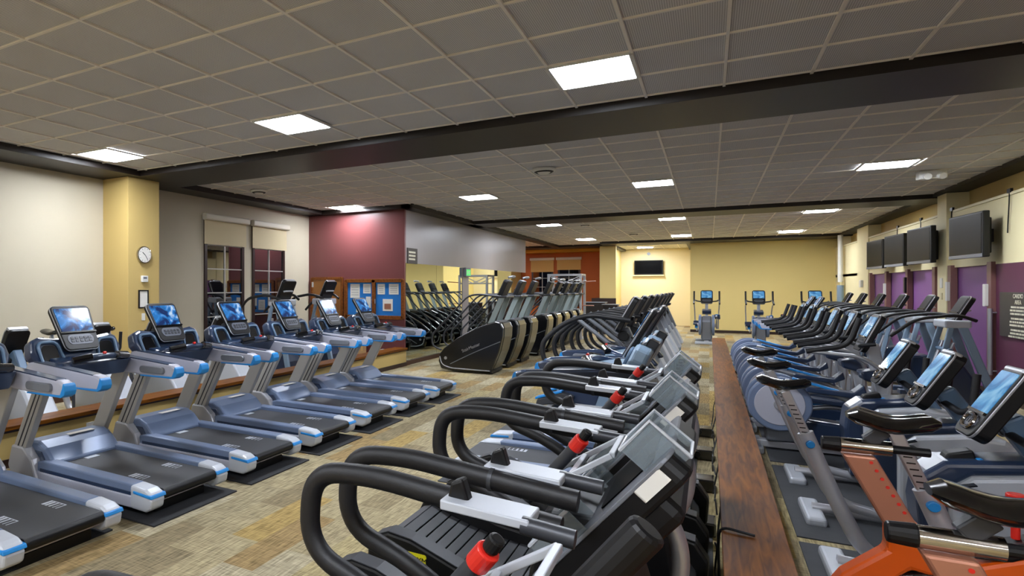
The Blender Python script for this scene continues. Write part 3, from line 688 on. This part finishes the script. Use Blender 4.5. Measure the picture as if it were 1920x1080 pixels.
# small floor trainer between slatted treadmills and the treadmills behind
# ------------------------------------------------------------------ cross trainer with slate shroud
def cross_trainer():
    t = empty('cross_trainer')
    MB().box(.05, 1.5, -.09, .09, .03, .1).box(.05, .13, -.32, .32, .0, .07).box(1.38, 1.46, -.3, .3, 0, .07).build('base_frame', 'dark_grey', t, .008)
    s_ = MB().prism([(.35, .12), (.42, .5), (.62, .66), (1.12, .9), (1.22, .88), (1.42, .45), (1.4, .12)], -.2, .2).build('drive_shroud', 'slate', t, .03, seg=3)
    MB().prism([(.36, .2), (.44, .48), (.8, .7), (.9, .5), (.8, .2)], -.206, .206).build('shroud_panel', 'navy', s_, .01)
    MB().prism([(1.15, .85), (1.25, .9), (1.46, .46), (1.38, .44)], -.208, .208).build('shroud_edge', 'pale_grey', s_, .01)
    MB().bar((1.28, 0, .8), (1.12, 0, 1.2), .1, .1).build('mast', 'mid_grey', t, .01)
    for s in (-1, 1):
        MB().tube(fil([(1.2, s*.22, 1.3), (.78, s*.3, 1.36), (.52, s*.31, 1.26), (.26, s*.31, 1.02), (.3, s*.31, .78), (.5, s*.31, .66), (1.2, s*.22, .9)], .12, 7), .028, 12).build('loop_handle', 'grip', t, smooth=True)
        MB().tube(fil([(1.25, s*.26, .7), (1.05, s*.3, 1.0), (.8, s*.3, 1.2), (.62, s*.3, 1.34)], .12), .022, 10).build('swing_arm', 'mid_grey', t, smooth=True)
        ft = MB().prism([(.2, .28), (.22, .36), (.5, .46), (.62, .42), (.6, .36)], *sorted((s*.21, s*.34))).build('foot_pad', 'dark_grey', t, .01)
        MB().prism([(.2, .36), (.2, .385), (.5, .485), (.5, .46)], *sorted((s*.205, s*.345))).build('blue_edge', 'trim_blue', ft, .005)
        MB().tube([(.4, s*.275, .33), (1.3, s*.24, .3)], .02, 8).build('pedal_arm', 'silver', t, smooth=True)
    console_slab(t, 1.02, 1.18, math.radians(28), .36, .44, .07, sm='tv_screen')
    MB().cyl((1.12, -.12, 1.12), (1.12, .12, 1.12), .06).build('console_hub', 'black', t, .01)
    return t
CT = cross_trainer()
for i in range(8):
    o = CT if i == 0 else copy_tree(CT)
    o.location = (-1.95, 7.55+1.1*i, 0)
    tag(o, 'slate grey cross trainer with looped handles, centre row, %s from camera' % ORD[i], 'cross trainer', 'cross trainers in the centre row')

# ------------------------------------------------------------------ stair climbers
def stair_climber():
    t = empty('stair_climber')
    prof = [(.0, .06), (-.05, .2), (-.03, .34), (.06, .46), (.35, .68), (.7, .88), (.95, .98), (1.1, 1.02), (1.2, 1.0), (1.25, .9), (1.24, .72), (1.18, .45), (1.08, .2), (1.0, .05), (.25, .02)]
    for s in (-1, 1):
        p = MB().prism(prof, *sorted((s*.24, s*.34))).build('side_shroud', 'stair_body', t, .02, seg=3)
        MB().tube(fil([(-.02, s*.345, .3), (.02, s*.345, .14), (.2, s*.345, .08), (1.0, s*.345, .07)], .1), .011, 8).build('base_line', 'silver', p, smooth=True)
        MB().tube(fil([(.2, s*.342, .16), (.7, s*.342, .42), (1.2, s*.342, .64)], .3), .007, 6).build('shroud_line', 'mid_grey', p, smooth=True)
        MB().cyl((.1, s*.335, .27), (.1, s*.348, .27), .03).build('axle_cap', 'silver', p, .003)
        tx = text('lettering', 'StairMaster', .085, 'silver', p, (.62, s*.342, .5), (math.pi/2, math.radians(-24) if s < 0 else math.radians(24), 0 if s < 0 else math.pi))
        MB().tube(fil([(1.16, s*.27, 1.5), (.75, s*.3, 1.54), (.55, s*.31, 1.5), (-.2, s*.31, .72), (-.2, s*.31, .5), (.0, s*.3, .42)], .1), .018, 10).build('handrail', 'dark_grey', t, smooth=True)
        MB().bar((.98, s*.26, .95), (1.2, s*.2, 1.5), .1, .04).build('mast_leg', 'stair_mast', t, .008)
    MB().prism([(1.22, 1.0), (1.26, .9), (1.25, .72), (1.19, .45), (1.09, .2), (1.01, .05), (.9, .05), (.9, 1.0)], -.25, .25).build('front_panel', 'stair_front_reflect', t, .02)
    MB().box(1.0, 1.04, -.34, .34, .03, .09).cyl((1.0, -.2, .04), (1.0, .2, .04), .035).build('front_foot', 'black', t)
    st = MB()
    for k in range(6): st.box(.0+.15*k, .2+.15*k, -.24, .24, .26+.11*k, .3+.11*k)
    st.build('steps', 'dark_grey', t, .006)
    MB().box(1.06, 1.16, -.27, .27, .98, 1.03).build('top_cap', 'mid_grey', t, .01)
    c = console_slab(t, 1.08, 1.5, math.radians(24), .36, .36, .09, sm='tv_screen', border='dark_grey')
    MB().tube(fil([(1.3, -.15, 1.86), (1.36, -.1, 1.88), (1.36, .1, 1.88), (1.3, .15, 1.86)], .04), .022, 8).build('fan_cover', 'silver', c, smooth=True)
    MB().box(1.02, 1.3, -.26, .26, 1.47, 1.51).build('console_shelf', 'dark_grey', t, .012)
    return t
SC = stair_climber()
sy = (11.67, 12.72, 13.77, 15.35, 16.4, 17.45, 18.5, 19.55)
for i, yy in enumerate(sy):
    o = SC if i == 0 else copy_tree(SC)
    o.location = (-4.6, yy, 0)
    tag(o, 'black stair climber with silver side line before the mirrors, %s from camera' % ORD[i], 'stair climber', 'stair climbers before the mirrors')

# ------------------------------------------------------------------ rear disc elliptical (x world = .25 + x)
def elliptical():
    t = empty('elliptical')
    MB().box(.08, 1.35, -.06, .06, .03, .1).build('base_frame', 'silver_paint', t, .01)
    for x_, nm in ((.12, 'rear'), (1.28, 'front')):
        MB().box(x_-.05, x_+.05, -.3, .3, 0, .075).build('stabiliser', 'pale_grey', t, .02)
    for s in (-1, 1):
        d = MB().cyl((.3, s*.13, .5), (.3, s*.2, .5), .27, 40).build('disc_rim', 'steel_blue', t, .015)
        MB().cyl((.3, s*.19, .5), (.3, s*.206, .5), .21, 40).build('disc_face', 'lavender', d, .004)
        MB().cyl((.3, s*.2, .5), (.3, s*.235, .5), .05, 16).build('hub', 'silver', d, .004)
        # pedal arm from crank forward with blue strip and foot pad
        pa = MB().tube(fil([(.34, s*.25, .74 if s < 0 else .36), (.8, s*.26, .62 if s < 0 else .45), (1.12, s*.26, .38)], .1), .024, 10).build('pedal_arm', 'silver', t, smooth=True)
        MB().bar((.4, s*.26, .775 if s < 0 else .42), (.84, s*.26, .655 if s < 0 else .5), .02, .075).build('blue_strip', 'trim_blue', pa, .004)
        z_ = .66 if s < 0 else .49
        pd = MB().prism([(.5, z_), (.5, z_+.05), (.85, z_+.02), (.93, z_+.1), (.95, z_+.02), (.85, z_-.03)], *sorted((s*.18, s*.35))).build('pedal', 'navy', t, .012)
        MB().tube(fil([(1.1, s*.3, .36), (1.12, s*.32, .85), (.92, s*.33, 1.02), (.54, s*.33, 1.05)], .08), .018, 10).build('lower_link', 'silver', t, smooth=True)
        MB().tube(fil([(.5, s*.33, 1.05), (.82, s*.33, 1.12), (.9, s*.33, 1.38)], .1), .024, 10).build('swing_handle', 'grip', t, smooth=True)
        MB().box(.9, 1.3, *sorted((s*.1, s*.15)), .1, .2).build('ramp_rail', 'slate_blue', t, .01)
    MB().prism([(.35, .12), (.3, .3), (.5, .36), (1.2, .3), (1.35, .2), (1.3, .1)], -.12, .12).build('ramp_cover', 'navy', t, .03, seg=3)
    MB().prism([(.2, .1), (.14, .6), (.25, .74), (.36, .74), (.46, .55), (.5, .12)], -.125, .125).build('drive_cover', 'mid_grey', t, .03, seg=3)
    m_ = MB().bar((1.22, 0, .12), (1.04, 0, 1.12), .1, .08).build('mast', 'pale_grey', t, .01)
    MB().prism([(.96, .78), (.94, .86), (1.2, .9), (1.22, .8), (1.1, .74)], -.12, .12).build('cup_holder', 'navy', t, .02)
    MB().tube(fil([(1.02, -.3, 1.14), (.9, -.28, 1.12), (1.0, 0, 1.08), (.9, .28, 1.12), (1.02, .3, 1.14)], .08), .018, 10).build('fixed_handle', 'grip', t, smooth=True)
    console_slab(t, .92, 1.06, math.radians(24), .32, .38, .06, sm='screen_pale')
    return t
EL = elliptical()
for i in range(6):
    o = EL if i == 0 else copy_tree(EL)
    o.location = (.3, 7.6+1.04*i, 0)
    tag(o, 'elliptical with round rear discs right of central low wall, %s from camera' % ORD[i], 'elliptical', 'ellipticals right of the central low wall')
for i, xx in enumerate((-.07, 1.25, 2.58)):
    o = copy_tree(EL); o.location = (xx, 20.55, 0); o.rotation_euler = (0, 0, math.pi/2); o.scale = (1.0, 1.0, 1.13)
    tag(o, 'elliptical before the far yellow wall, lit screen facing camera, %s one' % ('left', 'middle', 'right')[i], 'elliptical')

# ------------------------------------------------------------------ upright bikes (x world = .2 + x)
def saddle(parent, x, z, name='saddle', L=.27, W=.2):
    mb = MB(); n = 10; v = []; f = []; seg = 12
    for i in range(n+1):
        u = i/n; xx = x-L*.45+L*u
        w = (W/2)*(1-u)**.8*1.0+.022 if u > .25 else (W/2)*(.75+u)
        w = min(w, W/2); zc = z+.012*math.cos(u*math.pi*2)+.012*(1-u)
        th = .03 if 0 < i < n else .012
        w2 = w if 0 < i < n else w*.6
        for k in range(seg):
            a = 2*math.pi*k/seg; v.append((xx, w2*math.cos(a), zc+th*math.sin(a)))
    for i in range(n):
        for k in range(seg): f.append((i*seg+k, i*seg+(k+1) % seg, (i+1)*seg+(k+1) % seg, (i+1)*seg+k))
    f += [tuple(range(seg)), tuple(n*seg+k for k in range(seg-1, -1, -1))]
    mb.add(v, f); return mb.build(name, 'gloss_black', parent, smooth=True)
def crank(t, x, z, y=.17):
    for s in (-1, 1):
        c = MB().cyl((x, s*(y-.02), z), (x, s*y, z), .055, 24).build('crank_disc', 'pale_grey', t, .004)
        e = Vector((x+.09*s, s*(y+.02), z-.12*s))
        MB().bar((x, s*(y+.01), z), e, .03, .018).build('crank_arm', 'silver', t, .004)
        p = MB().box(e.x-.05, e.x+.05, *sorted((e.y+s*.01, e.y+s*.1)), e.z-.012, e.z+.012).build('pedal', 'black', t, .006)
        MB().bar((e.x-.04, e.y+s*.055, e.z+.02), (e.x+.05, e.y+s*.055, e.z+.05), .006, .05).build('pedal_strap', 'gloss_black', p)
def bike():
    t = empty('exercise_bike')
    st = MB().box(.36, .48, -.25, .25, 0, .065).build('rear_stabiliser', 'pale_grey', t, .022, seg=3)
    MB().box(1.5, 1.6, -.25, .25, 0, .065).build('front_stabiliser', 'pale_grey', t, .022, seg=3)
    MB().tube(fil([(.42, 0, .07), (.7, 0, .06), (1.55, 0, .07)], .1), .035, 12).build('base_tube', 'silver_paint', t, smooth=True)
    # seat tube leaning back
    MB().tube(fil([(.82, 0, .07), (.55, 0, .12), (.4, 0, .45), (.27, 0, .8)], .18, 8), .04, 14).build('seat_tube', 'silver_paint', t, smooth=True)
    sp = MB().bar((.3, 0, .72), (.17, 0, 1.04), .05, .04).build('seat_post', 'silver', t, .006)
    tk = MB()
    for k in range(9):
        q = .1+.08*k; px = .3-.13*q; pz = .72+.32*q
        tk.box(px-.015, px+.015, -.0215, .0215, pz-.003, pz+.003)
    tk.build('height_marks', 'black', sp)
    saddle(t, .15, 1.08)
    MB().cyl((.29, -.06, .74), (.29, .0, .74), .022, 14).build('adjust_knob', 'trim_blue', t, .004)
    # body shroud
    sh = MB().prism([(.86, .12), (.86, .6), (.95, .68), (1.2, .72), (1.38, .7), (1.5, .6), (1.74, .3), (1.7, .1)], -.15, .15).build('body_shroud', 'pale_grey', t, .03, seg=3)
    MB().prism([(.78, .1), (.74, .5), (.76, .66), (.85, .74), (1.22, .79), (1.25, .72), (.97, .68), (.87, .6), (.9, .1)], -.13, .13).build('shroud_arch', 'navy', sh, .03, seg=3)
    for s in (-1, 1):
        pl = MB().prism(rr(.22, .05, .024, 5, 1.2, .56), *sorted((s*.148, s*.156))).build('badge', 'silver', sh, .003)
        text('lettering', 'PRECOR', .036, 'dark_grey', sh, (1.2, s*.158, .558), (math.pi/2, 0, 0 if s < 0 else math.pi))
    crank(t, .97, .5, .19)
    MB().prism([(.86, .72), (.88, .77), (.98, .8), (1.0, .74)], -.05, .05).build('clamp', 'black', t, .01)
    MB().cyl((1.0, -.08, .74), (1.0, -.04, .74), .024, 14).build('clamp_knob', 'trim_blue', t, .004)
    MB().bar((1.32, 0, .66), (1.12, 0, .98), .11, .1).build('mast', 'slate_blue', t, .015)
    for s in (-1, 1):
        MB().tube(fil([(1.12, s*.03, .9), (1.16, s*.2, .86), (1.2, s*.24, .9), (1.22, s*.24, 1.12)], .06), .02, 12).build('handlebar', 'grip', t, smooth=True)
    c = console_slab(t, .94, .88, math.radians(30), .25, .42, .08, sm='screen_pale', sfrac=.6)
    T = lean(.94, .88, math.radians(30))
    MB().tube([T @ Vector((-.006, .065*math.cos(a), .08+.04*math.sin(a))) for a in [k*math.pi/8 for k in range(16)]], .011, 8, closed=True).build('control_ring', 'chrome', c, smooth=True)
    MB().box(-.004, .05, -.11, .11, .395, .425, T).build('top_strip', 'silver', c, .01)
    return t
BK = bike()
by = (3.5, 4.5, 5.52, 6.55)
for i, yy in enumerate(by):
    o = BK if i == 0 else copy_tree(BK)
    o.location = (.52 if i == 0 else .22, yy, 0)
    tag(o, 'upright exercise bike with lit tilted screen in the right row, %s from camera' % ORD[i], 'exercise bike', 'upright bikes in the right row')
for i, yy in enumerate((2.7, 3.72, 4.75, 5.62, 6.85)):
    o = copy_tree(BK); o.location = (-7.47, yy, 0)
    tag(o, 'navy exercise bike between the low wall and the cream wall, %s from the camera' % ORD[i], 'exercise bike', 'bikes behind the left low wall')
# back of the console is seen on those bikes: pale handle slot
# ------------------------------------------------------------------ orange spin bikes (x world = x)
def spin_bike():
    t = empty('spin_bike')
    MB().box(.2, .28, -.28, .28, 0, .06).build('rear_foot', 'dark_grey', t, .015)
    MB().box(1.2, 1.28, -.28, .28, 0, .06).build('front_foot', 'dark_grey', t, .015)
    # seat mast and orange frame
    MB().prism([(.42, 1.02), (.52, 1.02), (.64, .78), (.55, .76)], -.04, .04).build('seat_mast', 'copper', t, .008)
    hl = MB()
    for k in range(7):
        q = k/7; hl.cyl((.505+.11*q, -.043, 1.0-.2*q), (.505+.11*q, .043, 1.0-.2*q), .006, 8)
    hl.build('height_holes', 'red', t)
    MB().prism([(.55, .775), (.645, .79), (.68, .7), (.8, .68), (.98, .76), (1.12, .86), (1.14, .8), (1.0, .68), (.84, .6), (.72, .6), (.62, .62), (.5, .5), (.38, .3), (.28, .05), (.2, .05), (.3, .36), (.42, .56), (.55, .68)], -.045, .045).build('frame', 'orange', t, .015)
    MB().prism([(1.02, .74), (1.12, .84), (1.2, .7), (1.27, .05), (1.2, .05), (1.12, .6)], -.035, .035).build('front_fork', 'orange', t, .012)
    MB().box(.25, 1.25, -.04, .04, .04, .09).build('base_beam', 'dark_grey', t, .01)
    fw = MB().cyl((.68, -.05, .42), (.68, .05, .42), .2, 40).build('flywheel_housing', 'gloss_black', t, .012)
    MB().tube([(.68+.17*math.cos(a), -.053, .42+.17*math.sin(a)) for a in [k*math.pi/16 for k in range(32)]], .006, 6, closed=True).build('housing_ring', 'dark_grey', fw)
    crank(t, .66, .36, .12)
    sl = MB().cyl((.41, 0, 1.05), (.57, 0, 1.05), .028, 18).build('seat_slider', 'chrome', t, smooth=True)
    MB().cyl((.36, 0, 1.05), (.42, 0, 1.05), .026, 16, r2=.03).build('slider_cap', 'black', sl, .005)
    MB().cyl((.56, 0, 1.05), (.68, 0, 1.05), .016, 12).build('slider_bar', 'black', sl, .003)
    MB().bar((.5, 0, 1.07), (.55, 0, 1.12), .05, .04).build('saddle_clamp', 'dark_grey', t, .005)
    saddle(t, .56, 1.145, W=.17)
    MB().prism([(.78, .7), (.86, .76), (1.02, .83), (1.04, .8), (.88, .71)], -.05, .05).build('pad', 'black', t, .012)
    MB().bar((1.1, 0, .8), (1.06, 0, 1.08), .05, .05).build('handlebar_post', 'copper', t, .006)
    hb = MB()
    for s in (-1, 1): hb.tube(fil([(1.05, 0, 1.1), (1.05, s*.16, 1.1), (1.22, s*.2, 1.13), (1.3, s*.17, 1.2)], .06), .018, 10)
    hb.build('handlebar', 'grip', t, smooth=True)
    MB().box(1.1, 1.14, -.08, .08, 1.12, 1.2).build('display', 'black', t, .01)
    MB().cyl((.9, 0, .78), (.9, 0, .9), .012).cyl((.9, 0, .88), (.9, 0, .94), .025).build('resistance_knob', 'red', t, .004)
    return t
SP = spin_bike()
for i, yy in enumerate((2.0, 3.02)):
    o = SP if i == 0 else copy_tree(SP); o.location = (0.02, yy, 0)
    tag(o, 'orange framed spin bike with copper seat mast and black saddle, %s' % ('nearest the camera', 'second from the camera'), 'spin bike') if False else tag(o, 'orange framed spin bike with copper seat mast and black saddle, %s' % ('nearest the camera', 'second from the camera')[i], 'spin bike')

# ------------------------------------------------------------------ arc trainers with A frame
def arc_trainer():
    t = empty('arc_trainer')
    MB().box(.1, 1.2, -.08, .08, .02, .1).box(.08, .18, -.34, .34, 0, .08).box(1.12, 1.22, -.34, .34, 0, .08).build('base_frame', 'pale_grey', t, .012)
    for s in (-1, 1):
        MB().bar((.82, s*.2, 1.22), (1.17, s*.3, .05), .09, .05).build('front_leg', 'slate', t, .012)
        MB().bar((.74, s*.2, 1.2), (.5, s*.3, .1), .06, .04).build('rear_leg', 'slate', t, .01)
        MB().tube(fil([(.95, s*.26, 1.24), (.75, s*.38, 1.32), (.35, s*.4, 1.26), (.1, s*.36, 1.02)], .12), .022, 10).build('long_handle', 'grip', t, smooth=True)
        ft = MB().prism([(.22, .24), (.22, .3), (.55, .3), (.6, .36), (.62, .26)], *sorted((s*.1, s*.26))).build('pedal', 'navy', t, .01)
        MB().tube([(.55, s*.18, .3), (.75, s*.22, .95)], .02, 8).build('pedal_arm', 'silver', t, smooth=True)
    MB().prism([(.62, .1), (.66, .62), (.86, .66), (1.06, .3), (1.06, .1)], -.17, .17).build('drive_cover', 'navy', t, .03, seg=3)
    MB().box(.66, .92, -.24, .24, 1.14, 1.24).build('cross_head', 'pale_grey', t, .02)
    MB().tube([(.7, -.3, .85), (.7, .3, .85)], .025, 10).build('cross_tube', 'slate_blue', t, smooth=True)
    c = console_slab(t, .74, 1.2, math.radians(27), .36, .4, .07, sm='tv_screen')
    T = lean(.74, 1.2, math.radians(27))
    MB().tube([T @ Vector(p) for p in fil([(.075, -.12, .22), (.1, -.1, .24), (.1, .1, .24), (.075, .12, .22)], .02)], .014, 8).build('rear_handle', 'pale_grey', c, smooth=True)
    return t
AT = arc_trainer()
for i, yy in enumerate((11.0, 12.45, 14.0, 15.6, 17.2, 18.7)):
    o = AT if i == 0 else copy_tree(AT); o.location = (1.97, yy, 0)
    tag(o, 'grey A frame arc trainer near the purple bays, %s from the camera' % ORD[i], 'arc trainer', 'arc trainers before the purple bays')
for i, yy in enumerate((8.85, 10.25)):
    o = copy_tree(AT); o.location = (-7.5, yy, 0); o.scale = (1.05, 1.05, 1.17)
    tag(o, 'tall arc trainer with spread black handles before the left windows, %s one' % ('nearer', 'farther')[i], 'arc trainer')

# ------------------------------------------------------------------ small things
t = empty('ab_trainer', (-1.75, 6.2, 0))
t.location = (-1.2, 4.95, 0)
bpy.data.objects.remove(t)
# cable rack at the far end
t = empty('cable_rack', (-4.05, 20.9, 0)); f = MB()
for x_ in (-.5, .5):
    for y_ in (-.35, .35): f.box(x_-.035, x_+.035, y_-.035, y_+.035, 0, 2.12)
f.build('upright', 'silver_paint', t, .006)
f = MB()
for y_ in (-.35, .35):
    f.box(-.5, .5, y_-.03, y_+.03, 2.06, 2.12); f.box(-.5, .5, y_-.02, y_+.02, 1.8, 1.84); f.bar((-.5, y_, 2.06), (0, y_, 1.82), .03, .03); f.bar((.5, y_, 2.06), (0, y_, 1.82), .03, .03)
for x_ in (-.5, .5): f.box(x_-.03, x_+.03, -.35, .35, 2.06, 2.12); f.box(x_-.03, x_+.03, -.35, .35, .0, .06)
f.build('cross_brace', 'silver_paint', t, .004)
MB().cyl((.5, -.35, 1.85), (.95, -.35, 1.88), .016).cyl((.5, -.35, 1.1), (.9, -.35, 1.1), .016).build('pull_bar', 'copper', t, smooth=True)
f = MB()
for k in range(12): f.box(-.3, .3, .2, .3, .1+.07*k, .16+.07*k)
f.build('weight_stack', 'black', t)
tag(t, 'tall pale metal cable rack behind the stair climbers', 'exercise rack')
for i, (x_, y_, w, d, h, lab) in enumerate(((-3.05, 23.6, .5, .5, 1.05, 'dark square cabinet before the far pier'), (-3.7, 24.6, .7, .5, 1.1, 'dark low cabinet left of the far pier'))):
    t = empty('cabinet', (x_, y_, 0)); MB().box(-w/2, w/2, -d/2, d/2, 0, h).build('body', 'dark_trim', t, .01); MB().box(-w/2-.02, w/2+.02, -d/2-.02, d/2+.02, h, h+.03).build('top', 'mid_grey', t, .005)
    MB().box(-w/2+.03, w/2-.03, -d/2-.012, -d/2, .08, h-.05).build('door', 'beam', t, .005)
    tag(t, lab, 'cabinet')
# mats under the right rows
for i, (y0, y1) in enumerate(((1.5, 3.42), (3.55, 4.9), (5.0, 6.9), (7.05, 9.1), (9.2, 11.2), (11.3, 13.6))):
    m_ = MB().box(.5, 2.15, y0, y1, 0, .01).build('floor_mat', 'mat_grey', None, .003); tag(m_, 'grey rubber floor mat right of the central low wall, %s from the camera' % ORD[i], 'floor mat', 'mats in the right row')
m_ = MB().box(-2.0, -.1, 4.85, 6.9, 0, .01).build('floor_mat', 'mat_grey', None, .003); tag(m_, 'grey floor mat under the centre row treadmills with blue trim', 'floor mat')
# power units and cords beside the central low wall
for i in range(5):
    yy = 3.72+1.04*i
    t = empty('power_unit', (-.04, yy, .012))
    MB().box(-.1, .08, -.1, .1, .0, .09).build('case', 'gloss_black', t, .012)
    MB().cyl((-.06, -.12, .05), (-.06, -.08, .05), .03).build('cord_boss', 'black', t, .005)
    tag(t, 'black power unit on floor against central low wall, %s from camera' % ORD[i], 'power unit', 'power units by the central low wall')
    pts = [(.045, yy+.12, .1)]
    for k in range(7): pts.append((.02+.03*random.random(), yy+.2+.09*k, .03+.2*random.random()))
    pts.append((.07, yy+.86, .3))
    o = MB().tube(fil(pts, .05, 4), .006, 6).build('extension_cord', 'black', None, smooth=True)
    tag(o, 'tangled black cord at the central low wall, %s from the camera' % ORD[i], 'cord', 'cords by the central low wall')
for i, pts in enumerate(([(.2, 3.72, .395), (.045, 3.76, .4), (.04, 3.74, .3), (.045, 3.72, .12), (.04, 3.7, .02)], [(.1, 2.66, .395), (.045, 2.7, .4), (.04, 2.68, .25), (.04, 2.66, .03)])):
    o = MB().tube(fil(pts, .1, 5), .007, 8).build('extension_cord', 'black', None, smooth=True)
    tag(o, 'thin black cord hanging from the central wood cap over the mats, %s one' % ('farther', 'nearer')[i], 'cord')
o = MB().tube(fil([(-5.5, 4.05, .18), (-5.42, 4.02, .12), (-5.38, 4.1, .03), (-5.2, 4.2, .02)], .05), .008, 8).build('extension_cord', 'black', None, smooth=True)
tag(o, 'black cord dropping from the outlet on the low yellow wall', 'cord')
